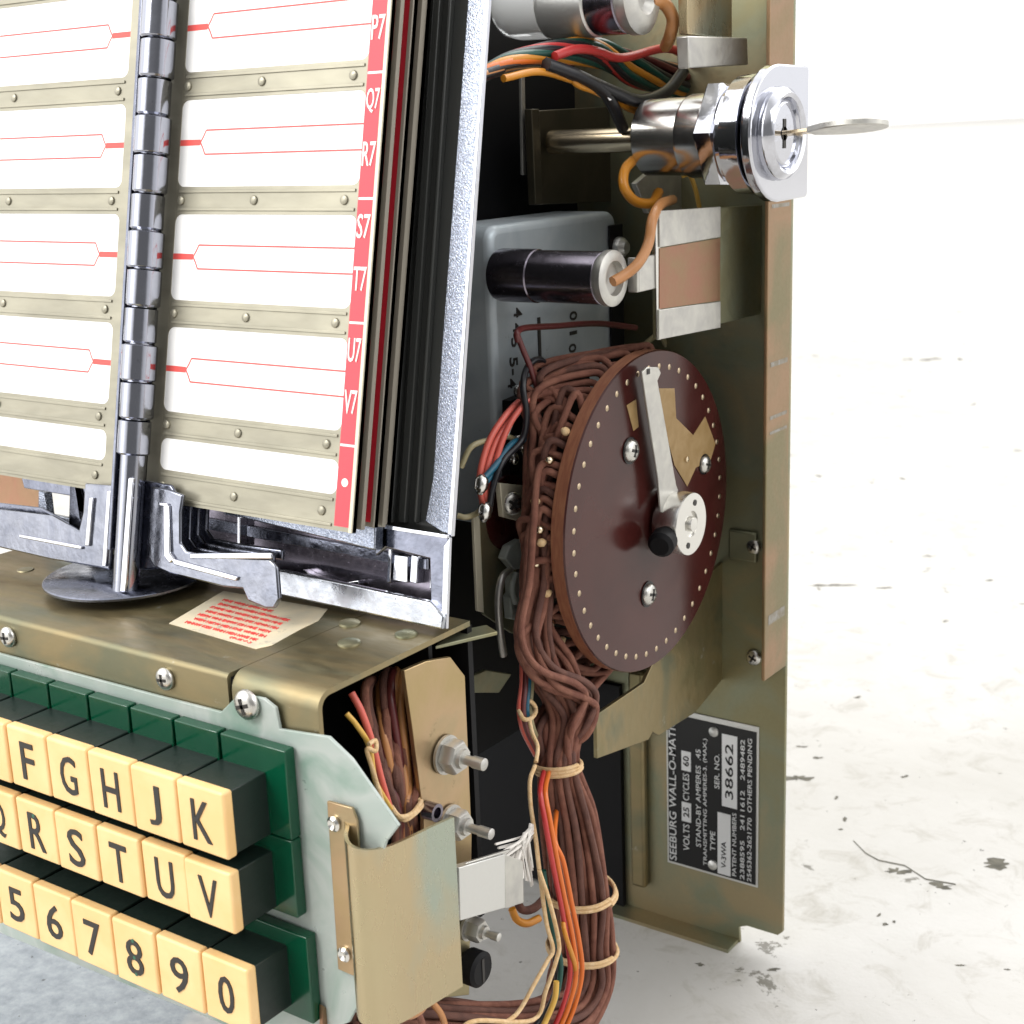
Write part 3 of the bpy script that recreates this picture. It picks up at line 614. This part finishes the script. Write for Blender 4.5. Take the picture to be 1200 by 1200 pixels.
wire('dark_wire',on_bundle(0,0,[(636,1040,.55),(641,1080,.65),(644,1110,.7),(648,1150,.6),(636,1185,.6),(612,1215,.5)]),.09,'blk')
wire('yellow_wire',PXL([(652,1150,.9),(650,1170,.9),(640,1195,.8),(630,1215,.8)]),.09,'yellow')
# waxed cord lacing: rings round the bundle and the long runner
def ring(i,f,tilt=0,turns=1,extra=.12,name='lacing_cord'):
    p0,r0=SPp[i]; p1,r1=SPp[i+1]; p=p0.lerp(p1,f); r=r0+(r1-r0)*f+extra-.04; u,v=frame_at(i if f<.5 else i+1); t_=u.cross(v)
    pts=[]
    for k in range(int(18*turns)+1):
        a=2*pi*k/18; pts.append(p+u*r*cos(a)+v*r*sin(a)+t_*(tilt*cos(a+.5)+.10*(k/18)))
    wire(name,pts,.07,'cord',k=2,n=6)
ring(9,0,.0,2.6); ring(11,.0,.12,1); ring(11,.05,.15,1,.15); ring(12,.15,.1,1.6); ring(8,.1,.1,.0+1,.1) if False else None
wire('lacing_cord',PXL([(627,897,-.0),(621,915,.1),(622,945,.2),(628,985,.4),(632,1020,.6),(640,1080,.9),(648,1112,1.0),(642,1125,1.0),(628,1150,1.0),(608,1185,.9),(590,1200,.9)]),.065,'cord')
wire('lacing_cord',PXL([(632,1020,.7),(645,1060,1.0),(655,1105,1.1),(652,1125,1.1),(640,1160,1.0),(625,1195,.9),(560,1196,.9),(540,1205,.8)]),.065,'cord')
wire('lacing_cord',PXL([(608,832,-1),(613,842,-.8),(622,842,-.7),(628,832,-.9),(622,822,-1.0),(612,824,-1.1),(608,832,-1.0)]),.07,'cord')
wire('lacing_cord',PXL([(620,842,-.7),(624,860,-.5),(630,875,-.2),(628,893,0)]),.065,'cord')
for k in range(40):
    rn=random.Random(k); x1=rn.uniform(580,626); y1=1034-abs(x1-622)*.75+rn.uniform(-16,6)
    wire('frayed_strand',PXL([(624+rn.uniform(-3,3),968+rn.uniform(-4,8),.3),(616+rn.uniform(-5,4),985+rn.uniform(-6,6),.35+rn.uniform(-.2,.2)),(x1,y1,.3+rn.uniform(-.4,.4))]),.034,'string',k=4,n=4)
# wires leaving below the guard and the far harness
wire('yellow_wire',PXL([(600,1065,-.8),(606,1078,-.7),(618,1082,-.6),(632,1076,-.5)]),.12,'amber')
wire('brown_wire',PXL([(604,1050,-1),(612,1066,-.8),(626,1064,-.6),(640,1050,-.5)]),.13,'cloth_dark')
for i,(x0,dx) in enumerate([(440,0),(452,14),(470,30),(500,25),(455,-8)]):
    wire('loose_wire',PXL([(x0,1166,.2),(x0+dx*.3,1176,.5),(x0+dx*.7,1190,.6),(x0+dx,1215,.5)]),.09,'tan' if i%2 else 'cloth')
wire('tan_wire',PXL([(447,1172,1.1),(462,1186,1.2),(482,1190,1.2),(496,1180,1.1),(497,1170,.9)]),.10,'tan')
# ---- wire bundle inside the housing end
rnd=random.Random(11)
TIE=PX(-.25,470,945)
for w in range(20):
    u=w/19; x0=425+ u*62+rnd.uniform(-4,4); y0=795+ abs(u-.5)*18+rnd.uniform(-6,4); X0=-.9+rnd.uniform(-.5,.3)
    x1=460+u*24; 
    pts=[PX(X0-1.4,x0+18+(u-.5)*-20,y0-6),PX(X0-.5,x0+6,y0-4),PX(X0,x0+4,y0+25),PX(-.5+rnd.uniform(-.2,.2),438+u*52,870),PX(-.35+rnd.uniform(-.2,.2),448+u*45,915),PX(-.3+rnd.uniform(-.15,.15),x1,944),PX(-.5,x1+4,975),PX(-.8,x1,1030)]
    wire('harness_wire',pts,.115,['cloth','cloth_dark','cloth_dark','cloth','maroon','tan'][w%6] if w not in(13,17) else 'tan')
wire('salmon_wire',PXL([(412,812,-.6),(424,835,-.3),(436,870,-.1),(446,910,.0),(456,945,.1)]),.095,'salmon')
wire('yellow_wire',PXL([(406,836,-.3),(418,850,-.1),(433,875,.0),(440,915,.1),(458,948,.2)]),.07,'yellow')
wire('lacing_cord',PXL([(432,872,.2),(440,868,.2),(440,880,.3),(430,878,.2),(436,900,.2),(448,940,.25)]),.06,'cord')
wire('lacing_cord',PXL([(458,945,.1),(468,957,.35),(482,954,.3),(493,940,.0),(490,936,-.1)]),.07,'cord')
wire('lacing_cord',PXL([(461,952,.15),(474,961,.35),(488,952,.25),(496,943,.0)]),.06,'cord')

# ------------------------------------------------------------------ INTERNAL WORKS
# painted can with stamped digits
cn=MB(); ya=PX(-4,573,270).y; zt=8.95
prf=rrect(7.4,9.4,.5,6); cn.prism([(-4,ya+3.7+y_,zt-4.7+z_) for y_,z_ in prf],(-2.4,0,0)); can=obj('capacitor_can',cn,'can',box,bevel=.25,seg=4)
cb=MB(); cb.box(-3.98,-3.9,PX(-4,712,300).y,ya+7.6,0,8.5); obj('can_side_cover',cb,'black',can,bevel=.3,seg=4)
ct=MB()
for s_,x,y in(('4',607,366),('4',606,384),('5',604,401),('5',602,424),('-',601,436),('4',600,449)): text(ct,s_,PX(-3.985,x,y),(0,0,-1),(0,1,0),.07 if s_=='-' else .42,.2 if s_=='-' else .3,.01)
for s_,x,y in(('0',672,370),('1',672,390),('0',671,408)): text(ct,s_,PX(-3.985,x,y),(0,0,-1),(0,1,0),.42,.3 if s_=='0' else .12,.01)
p=PX(-3.98,631,372); ct.box(-3.99,-3.97,p.y-.06,p.y+.1,p.z-1.6,p.z); p=PX(-3.98,633,440); ct.box(-3.99,-3.97,p.y-.06,p.y+.1,p.z-1.2,p.z)
obj('stamped_digits',ct,'ink',can,0)
dm=MB(); dm.lathe([(.36,0),(.34,.2),(.2,.36),(.01,.4)],PX(-3.9,724,290),(1,0,0),20); obj('dome_screw',dm,'alu',can)
# lower dark socket lying across the can
def cyl(name,p0,p1,prof,m_,parent=None,n=36,smooth=35):
    mb=MB(); ax=p1-p0; L_=ax.length; mb.lathe([(r,h*L_) for r,h in prof],p0,ax,n); return obj(name,mb,m_,parent or box,smooth)
a0=PY(-2.1,583,322); a1=PY(-2.1,712,326); a0.z=(a0.z+a1.z)/2; a1.z=a0.z
so=cyl('lamp_socket',a0,a1,[(.6,0),(.76,.03),(.79,.06),(.79,.38),(.76,.39),(.76,.97),(.6,1)],'gun')
cyl('socket_collar',a1-Vector((.1,0,0)),a1+Vector((.25,0,0)),[(.74,0),(.8,.3),(.8,.85),(.72,1),(.5,1),(.45,.5),(.1,.45)],'raw',so)
ss=MB(); ss.box(a1.x+.1,.49,a1.y+.95,a1.y+1.05,a1.z-.5,a1.z+.5); ss.box(.40,.49,a1.y+1.05,0.0,a1.z-.5,a1.z+.5); obj('socket_strap',ss,'raw',so,bevel=.03)
# upper glass lamp
LZ=15.32
def lx(px): return PY(1.2,px,10).x
def lathe_x(name,prof,m_,par,n=40,sm=35):
    mb=MB(); mb.lathe([(r,lx(px)) for px,r in prof],(0,1.2,LZ),(1,0,0),n); return obj(name,mb,m_,par,sm)
lam=lathe_x('lamp_holder',[(645,.95),(650,1.0),(652,1.03),(700,1.03),(702,.98),(745,.95)],'alu',box)
lathe_x('lamp_collar',[(703,.99),(705,1.0),(736,1.0),(738,.95)],'gun',lam)
lathe_x('end_ring',[(738,.98),(742,1.05),(752,1.05),(758,.8),(758,.5),(750,.3)],'raw',lam)
mb=MB(); mb.lathe([(.02,lx(582)),(.3,lx(583)),(.62,lx(588)),(.85,lx(597)),(.95,lx(612)),(.97,lx(646))],(0,1.2,LZ),(1,0,0),40); obj('glass_bulb',mb,'glass',lam,70)
mb=MB(); mb.lathe([(.4,lx(593)),(.55,lx(600)),(.55,lx(640))],(0,1.2,LZ+.1),(1,0,0),24); obj('lamp_core',mb,'gun',lam,60)
# square dark plate with the coin switch behind the rod
sp=MB(); sp.prism([PX(-5.3,x,y) for x,y in[(622,130),(760,122),(760,235),(626,240)]],(-.2,0,0)); sp.prism([PX(-5.4,x,y) for x,y in[(614,128),(623,128),(628,240),(619,240)]],(.3,0,0)); obj('switch_plate',sp,'dark_olive',box,bevel=.03)
sp=MB(); sp.prism([PX(-5.6,x,y) for x,y in[(611,90),(615,90),(617,205),(613,205)]],(-.1,0,0)); obj('switch_blade',sp,'raw',box,bevel=.01)
# lock with rod
LY=3.0; z0=11.32
lk=MB(); X0=-1.55
lk.lathe([(1.0,0),(1.16,.12),(1.18,2.4)],(X0,LY,z0),(1,0,0),40); lk.lathe([(.62,-.2),(.8,-.05),(.8,0)],(X0,LY,z0),(1,0,0),32)
lk.lathe([(1.2,1.6),(1.25,1.7),(1.25,4.1)],(X0,LY,z0),(1,0,0),48)
lock=obj('lock_cylinder',lk,'satin',box,smooth=35)
rd=MB(); rd.tube([(-5.15,LY,z0-.05),(-5.08,LY,z0-.05),(-4.9,LY,z0-.05),(-1.5,LY,z0-.05)],lambda u:.2 if u<.1 else .38,24); obj('lock_rod',rd,'brass',lock,60)
nu=MB(); nu.lathe([(1.55,.0),(1.68,.1),(1.68,.6),(1.58,.68)],(X0+2.45,LY,z0),(1,0,0),6,a0=.2)
nu.lathe([(1.5,.68),(1.5,.86),(1.72,.92),(1.76,1.5),(1.6,1.58)],(X0+2.45,LY,z0),(1,0,0),48); obj('lock_nut',nu,'chrome',lock,30)
def arcp(r,a0,a1,n): return [(r*cos(radians(a0+(a1-a0)*i/n)),r*sin(radians(a0+(a1-a0)*i/n))) for i in range(n+1)]
fpz=[(1.95,1.95),(2.05,1.85),(2.05,-1.85),(1.95,-1.95)]+arcp(1.98,268,92,16)
fp2=MB(); fp2.prism([(X0+4.12,LY+.15+y,z0+z) for y,z in fpz],(.34,0,0)); fpo=obj('lock_face_plate',fp2,'chrome',lock,bevel=.09,seg=4)
ri=MB(); ri.lathe([(1.30,0),(1.35,.1),(1.31,.28),(1.16,.42),(1.04,.36),(.98,.20),(.94,.30),(.88,.34),(.85,.24),(.05,.24)],(X0+4.45,LY-.05,z0),(1,0,0),64); obj('lock_ring',ri,'chrome',lock,40)
kx_=X0+4.69
ks=MB(); ks.lathe([(.2,0),(.2,.02)],(kx_,LY-.05,z0),(1,0,0),14); ks.box(kx_,kx_+.02,LY-.14,LY+.04,z0-.42,z0+.42); obj('keyhole',ks,'ink',lock,0)
pb=MB(); pb.lathe([(.11,0),(.11,.02)],(X0+.8,LY-1.13,z0+.1),(0,-1,.1),10); obj('lock_pin_hole',pb,'ink',lock,0)
# brackets on the right
bl=MB(); bl.prism([(.5,0.0,9.25),(.5,6.98,9.02),(.5,6.98,5.42),(.5,-.02,5.52)],(-.18,0,0)); blk=obj('switch_block',bl,'olive',box,bevel=.03)
pk=MB(); pk.prism([PX(.52,x,y) for x,y in[(772,291),(843,279),(843,352),(772,362)]],(.03,0,0)); obj('pink_band',pk,'pink',blk,0)
for px in([(771,247),(843,242),(843,278),(772,290)],[(771,363),(843,353),(843,384),(771,398)]):
    w_=MB(); w_.prism([PX(.53,x,y) for x,y in px],(.05,0,0)); obj('steel_band',w_,'raw',blk,bevel=.02)
fe=MB(); fe.prism([PX(.5,x,y) for x,y in[(767,250),(772,250),(773,398),(769,398)]],(.03,0,0)); obj('bright_fold',fe,'satin',blk)
ub=MB(); ub.prism([PX(.5,x,y) for x,y in[(806,42),(876,44),(877,76),(808,80)]],(-.4,0,0)); obj('upper_clip',ub,'raw',box,bevel=.04)
ub=MB(); ub.prism([PX(.2,x,y) for x,y in[(804,-40),(858,-40),(858,45),(806,40)]],(-.3,0,0)); ugb=obj('upper_bracket',ub,'gold_iris',box,bevel=.03)
ub=MB(); ub.prism([PX(-2.5,x,y) for x,y in[(775,190),(815,205),(822,245),(760,250),(745,215)]],(-.2,0,0)); obj('rear_clip',ub,'raw',box,bevel=.03)
# terminal strip, gold angle, plastic gears and spring on the left of the disc
g=MB(); g.prism([PX(-2.6,x,y) for x,y in[(586,566),(624,570),(622,614),(590,606)]],(-.2,0,0)); ts=obj('terminal_tab',g,'page_edge',box,bevel=.03)
screw('tab_screw',PX(-2.55,600,590),(.8,-.6,.1),.36,ts,.2)
g=MB(); g.lathe([(1.15,0),(1.15,.12)],PX(-3.2,592,600),(1,0,0),40); obj('wafer_disc',g,'disc',box)
g=MB(); g.prism([PX(-3.0,x,y) for x,y in[(555,604),(562,606),(567,718),(560,716)]],(-.1,0,0)); g.prism([PX(-3.1,x,y) for x,y in[(562,606),(600,612),(612,745),(600,742),(567,720)]],(-.1,0,0),1); obj('relay_angle',g,['page_edge','olive'],box,bevel=.01)
for px in([(592,655),(598,640),(612,632),(618,665),(604,668)],[(600,672),(612,672),(616,720),(602,722)],[(598,700),(604,690),(616,700),(612,728),(600,726)]):
    g=MB(); g.prism([PX(-2.7,x,y) for x,y in px],(-.3,0,0)); obj('white_gear',g,'white_plastic',box,bevel=.04)
wire('coil_spring',PXL([(598,668,-2.5),(588,678,-2.4),(584,705,-2.4),(586,740,-2.4),(590,768,-2.5)]),.12,'raw')
wire('coil_spring',PXL([(604,672,-2.5),(600,690,-2.4),(604,706,-2.5)]),.10,'white_plastic')
g=MB(); g.prism([PX(-3.2,x,y) for x,y in[(552,570),(556,580),(556,600),(552,600)]],(-.2,0,0)); 
g=MB(); g.prism([PX(-3.5,x,y) for x,y in[(535,800),(570,785),(600,790),(585,812),(545,812)]],(-.15,0,0)); obj('lower_tab',g,'olive',box,bevel=.03)
g=MB(); g.prism([PZ(-1.0,x,y) for x,y in[(510,757),(583,740),(570,732),(530,740)]],(0,0,-.1)); obj('side_flange',g,'olive',box,bevel=.02)
# coloured leads by the terminal tab
R1=[(632,462,-2.0),(612,468,-2.3),(590,490,-2.4),(572,520,-2.5),(562,560,-2.5),(566,592,-2.5)]
wire('salmon_wire',PXL(R1),.10,'salmon'); wire('salmon_wire',PXL([(x+6,y+5,X+.05) for x,y,X in R1[:5]]+[(572,596,-2.4)]),.10,'salmon'); wire('salmon_wire',PXL([(640,458,-1.8),(618,470,-2.0),(596,500,-2.2),(580,545,-2.3),(573,590,-2.4)]),.09,'salmon')
wire('blue_wire',PXL([(634,508,-2.3),(618,514,-2.2),(600,520,-2.2),(582,544,-2.2),(566,562,-2.3)]),.10,'blue'); wire('blue_wire',PXL([(622,512,-2.4),(598,526,-2.3),(580,552,-2.3),(568,568,-2.3)]),.07,'blue')
wire('black_wire',PXL([(645,430,-2.2),(630,421,-2.2),(617,432,-2.2),(613,455,-2.0),(617,485,-1.9),(612,515,-2.0),(590,540,-2.1),(578,570,-2.2),(573,600,-2.3)]),.10,'blk')
wire('black_wire',PXL([(606,392,-2.3),(613,410,-2.2),(622,432,-2.1),(632,462,-2.0)]),.09,'maroon'); wire('maroon_wire',PXL([(745,384,-2.6),(700,379,-2.6),(650,382,-2.5),(616,384,-2.4),(606,390,-2.3),(607,400,-2.3)]),.10,'maroon')
wire('black_wire',PXL([(630,425,-2.5),(634,450,-2.4),(640,480,-2.4),(650,500,-2.4)]),.10,'blk')
wire('khaki_wire',PXL([(540,548,-3),(552,524,-2.8),(572,516,-2.6),(594,512,-2.5),(604,516,-2.4)]),.09,'khaki'); wire('khaki_wire',PXL([(614,526,-2.3),(622,540,-2.2),(625,565,-2.2)]),.10,'khaki'); wire('khaki_wire',PXL([(536,604,-3),(546,606,-2.8),(558,602,-2.7),(566,594,-2.6)]),.09,'khaki')
wire('silver_wire',PXL([(612,478,-2.4),(600,492,-2.5),(592,510,-2.5)]),.10,'string')
for x,y in((564,568),(568,600)):
    r_=MB(); r_.lathe([(.06,-.3),(.2,-.1),(.2,.15),(.08,.3)],PX(-2.3,x,y),(0,.3,1),12); obj('solder_lug',r_,'satin',box,70)
for i in range(9):
    x=rnd.uniform(600,650); y=rnd.uniform(455,540); r_=MB(); r_.lathe([(.05,-.2),(.15,-.1),(.15,.1),(.05,.2)],PX(-2.9,x,y),(rnd.uniform(-1,1),rnd.uniform(-1,1),1),10); obj('solder_lug',r_,'satin',box,70)
g=MB(); g.prism([PX(-3.3,x,y) for x,y in[(598,470),(690,430),(700,560),(640,600),(598,560)]],(-.3,0,0)); obj('relay_frame',g,'black',box)
# leads that run down beside the harness
for dx,c_,X in((0,'salmon',-1.1),(4,'maroon',-1.0),(8,'blue',-1.1),(12,'khaki',-1.2)):
    wire('lead_wire',PXL([(616+dx*.6,640,X-.6),(612+dx*.8,700,X-.5),(612+dx,750,X-.2),(612+dx*.9,800,X),(609+dx,830,X+.1),(613+dx,855,X+.1),(628+dx,885,X-.1)]),.09,c_)
# upper harness across the top of the works
rnd=random.Random(5)
HW=[((560,90),(600,72),(650,62),(700,62),(745,82),(800,95),(850,98))]
cols=['blk','dgreen','amber','blk','red','blk','amber','dgreen','maroon','blk','orange','dgreen','blk','tan']
for i,c_ in enumerate(cols):
    pts=[]; ph=i*2.4
    for j,(x,y) in enumerate(HW[0]):
        sp_=4+3.2*j if j<5 else 16; a=ph+j*1.1
        pts.append(PX(-2.6+.35*cos(a)*(.5+j*.12),x+rnd.uniform(-3,3),y+sp_*sin(a)))
    wire('harness_lead',pts,.13,c_)
wire('amber_wire',PXL([(590,92,-2.2),(630,84,-2.1),(665,92,-2),(700,108,-2),(740,128,-2),(765,136,-2.2)]),.11,'amber')
wire('amber_wire',PXL([(668,82,-2.0),(675,98,-1.9),(700,108,-1.9),(735,120,-1.9),(762,132,-2)]),.10,'amber')
wire('black_wire',PXL([(690,95,-1.8),(720,108,-1.7),(750,118,-1.6),(780,108,-1.6),(800,85,-1.7)]),.20,'blk'); wire('black_wire',PXL([(640,75,-2.0),(680,90,-1.8),(710,110,-1.8),(730,150,-2.2)]),.2,'blk')
wire('red_wire',PXL([(650,66,-2.1),(675,58,-2),(700,60,-2),(730,68,-2),(790,58,-2),(830,100,-2.2)]),.14,'red')
for x,y in((712,112),):
    g=MB(); g.prism([PX(-1.7,x-8,y-7),PX(-1.7,x+10,y),PX(-1.7,x+2,y+6)],(.03,0,0)); obj('wire_tag',g,'card',box,0)
# thick orange leads of lamp, lock side and socket
wire('orange_lead',PXL([(762,2,-.6),(778,4,-.5),(788,22,-.4),(785,42,-.5),(780,54,-1.0)]),.2,'tan')
wire('orange_lead',PXL([(742,188,-1.6),(732,200,-1.4),(732,220,-1.2),(745,236,-1.0),(764,238,-.8),(772,225,-1.0)]),.16,'amber')
wire('orange_lead',PXL([(788,234,-.6),(774,240,.2),(765,256,.62),(760,285,.7),(748,308,.7),(732,322,.5),(718,330,.35)]),.16,'tan')
wire('amber_wire',PXL([(800,206,-1.6),(808,205,-1.5),(815,222,-1.4),(820,245,-1.4)]),.08,'yellow')
for i,(x,c_) in enumerate(((812,'blk'),(818,'dgreen'),(825,'amber'),(832,'amber'),(822,'maroon'))): wire('rear_lead',PXL([(x-6,200,-2.5),(x,260,-2.5),(x+2,380,-2.5),(x+6,440,-2.5)]),.09,c_)
wire('rear_lead',PXL([(745,420,-3.2),(760,400,-3.2),(775,395,-3.2),(790,430,-3.2)]),.1,'khaki')

# ------------------------------------------------------------------ KEY (its own thing, pushed into the lock)
def keybuild():
    kx=X0+4.7; y0=LY-.05; zc=z0
    root=bpy.data.objects.new('lock_key',None); C.objects.link(root); root.location=(kx,y0,zc)
    tag(root,'thin flat nickel key seen edge-on, pushed into the round chrome lock','key')
    mb=MB(); mb.box(0,.9,-.22,.22,-.055,.055); s=ORIG('key_blade',mb,mats_and('brass'),root,bevel=.02)
    mb=MB(); pts=[(.8,-.3)]+[(2.0+1.1*cos(radians(a)),.85*sin(radians(a))+.0) for a in range(-140,141,14)]+[(.8,.3)]
    mb.prism([(x,y,-.09) for x,y in pts],(0,0,.18))
    bow=ORIG('key_bow',mb,'raw',root,bevel=.03)
    mb=MB(); mb.lathe([(.22,0),(.22,.012)],(2.65,0,.09),(0,0,1),20); ORIG('key_ring_hole',mb,'ink',bow,0)
    # the bow's plane is tilted to match the turned barrel
    root.rotation_euler=(radians(-8),radians(-4),radians(2))
def mats_and(x): return x
keybuild()

# ------------------------------------------------------------------ LIGHT
w=bpy.data.worlds.new('World'); S.world=w; w.use_nodes=True; nt=w.node_tree; N=nt.nodes; L=nt.links; bg=N['Background']
tc=N.new('ShaderNodeTexCoord')
def lobe(d,p0,p1,gain):
    d=Vector(d).normalized(); dp=N.new('ShaderNodeVectorMath'); dp.operation='DOT_PRODUCT'; L.new(tc.outputs['Generated'],dp.inputs[0]); dp.inputs[1].default_value=d
    mr=N.new('ShaderNodeMapRange'); mr.interpolation_type='SMOOTHSTEP'; mr.inputs[1].default_value=p0; mr.inputs[2].default_value=p1; mr.inputs[3].default_value=0; mr.inputs[4].default_value=gain
    L.new(dp.outputs['Value'],mr.inputs[0]); return mr.outputs[0]
acc=None
for d_,p0,p1,gn in (((.1,1,.1),-.1,.5,1.1),((-.45,-.85,.12),.86,.96,1.3),((-.8,-.5,.55),.65,.9,2.0),((.0,-.2,1),.45,.9,.6),((.9,.1,.35),.8,.93,.9)):
    v=lobe(d_,p0,p1,gn)
    if acc is None: acc=v
    else:
        a_=N.new('ShaderNodeMath'); a_.operation='ADD'; L.new(acc,a_.inputs[0]); L.new(v,a_.inputs[1]); acc=a_.outputs[0]
a_=N.new('ShaderNodeMath'); a_.operation='ADD'; L.new(acc,a_.inputs[0]); a_.inputs[1].default_value=.28; L.new(a_.outputs[0],bg.inputs['Strength'])
bg.inputs['Color'].default_value=(1,.995,.985,1)
def area(loc,target,size,power,col=(1,1,1)):
    l=bpy.data.lights.new('window_and_fill_light','AREA'); l.energy=power; l.size=size; l.color=col; l.shape='SQUARE'
    o=bpy.data.objects.new('window_and_fill_light',l); C.objects.link(o); o.location=loc
    o.rotation_euler=(Vector(target)-Vector(loc)).to_track_quat('-Z','Y').to_euler(); return o
area((-60,-120,110),(-5,-8,-3),70,170000,(1,.98,.94))
area((150,480,300),(60,420,-18),480,900000,(1,.99,.97))
area((0,1900,1300),(0,1800,-18),1700,30000000,(1,.995,.98))  # added fill lamp, whitens the far floor up to the horizon
area((130,-30,120),(0,0,0),80,60000,(1,1,1))
S.render.engine='CYCLES'
S.view_settings.view_transform='Standard'; S.view_settings.look='None'; S.view_settings.exposure=0.0; S.view_settings.gamma=1
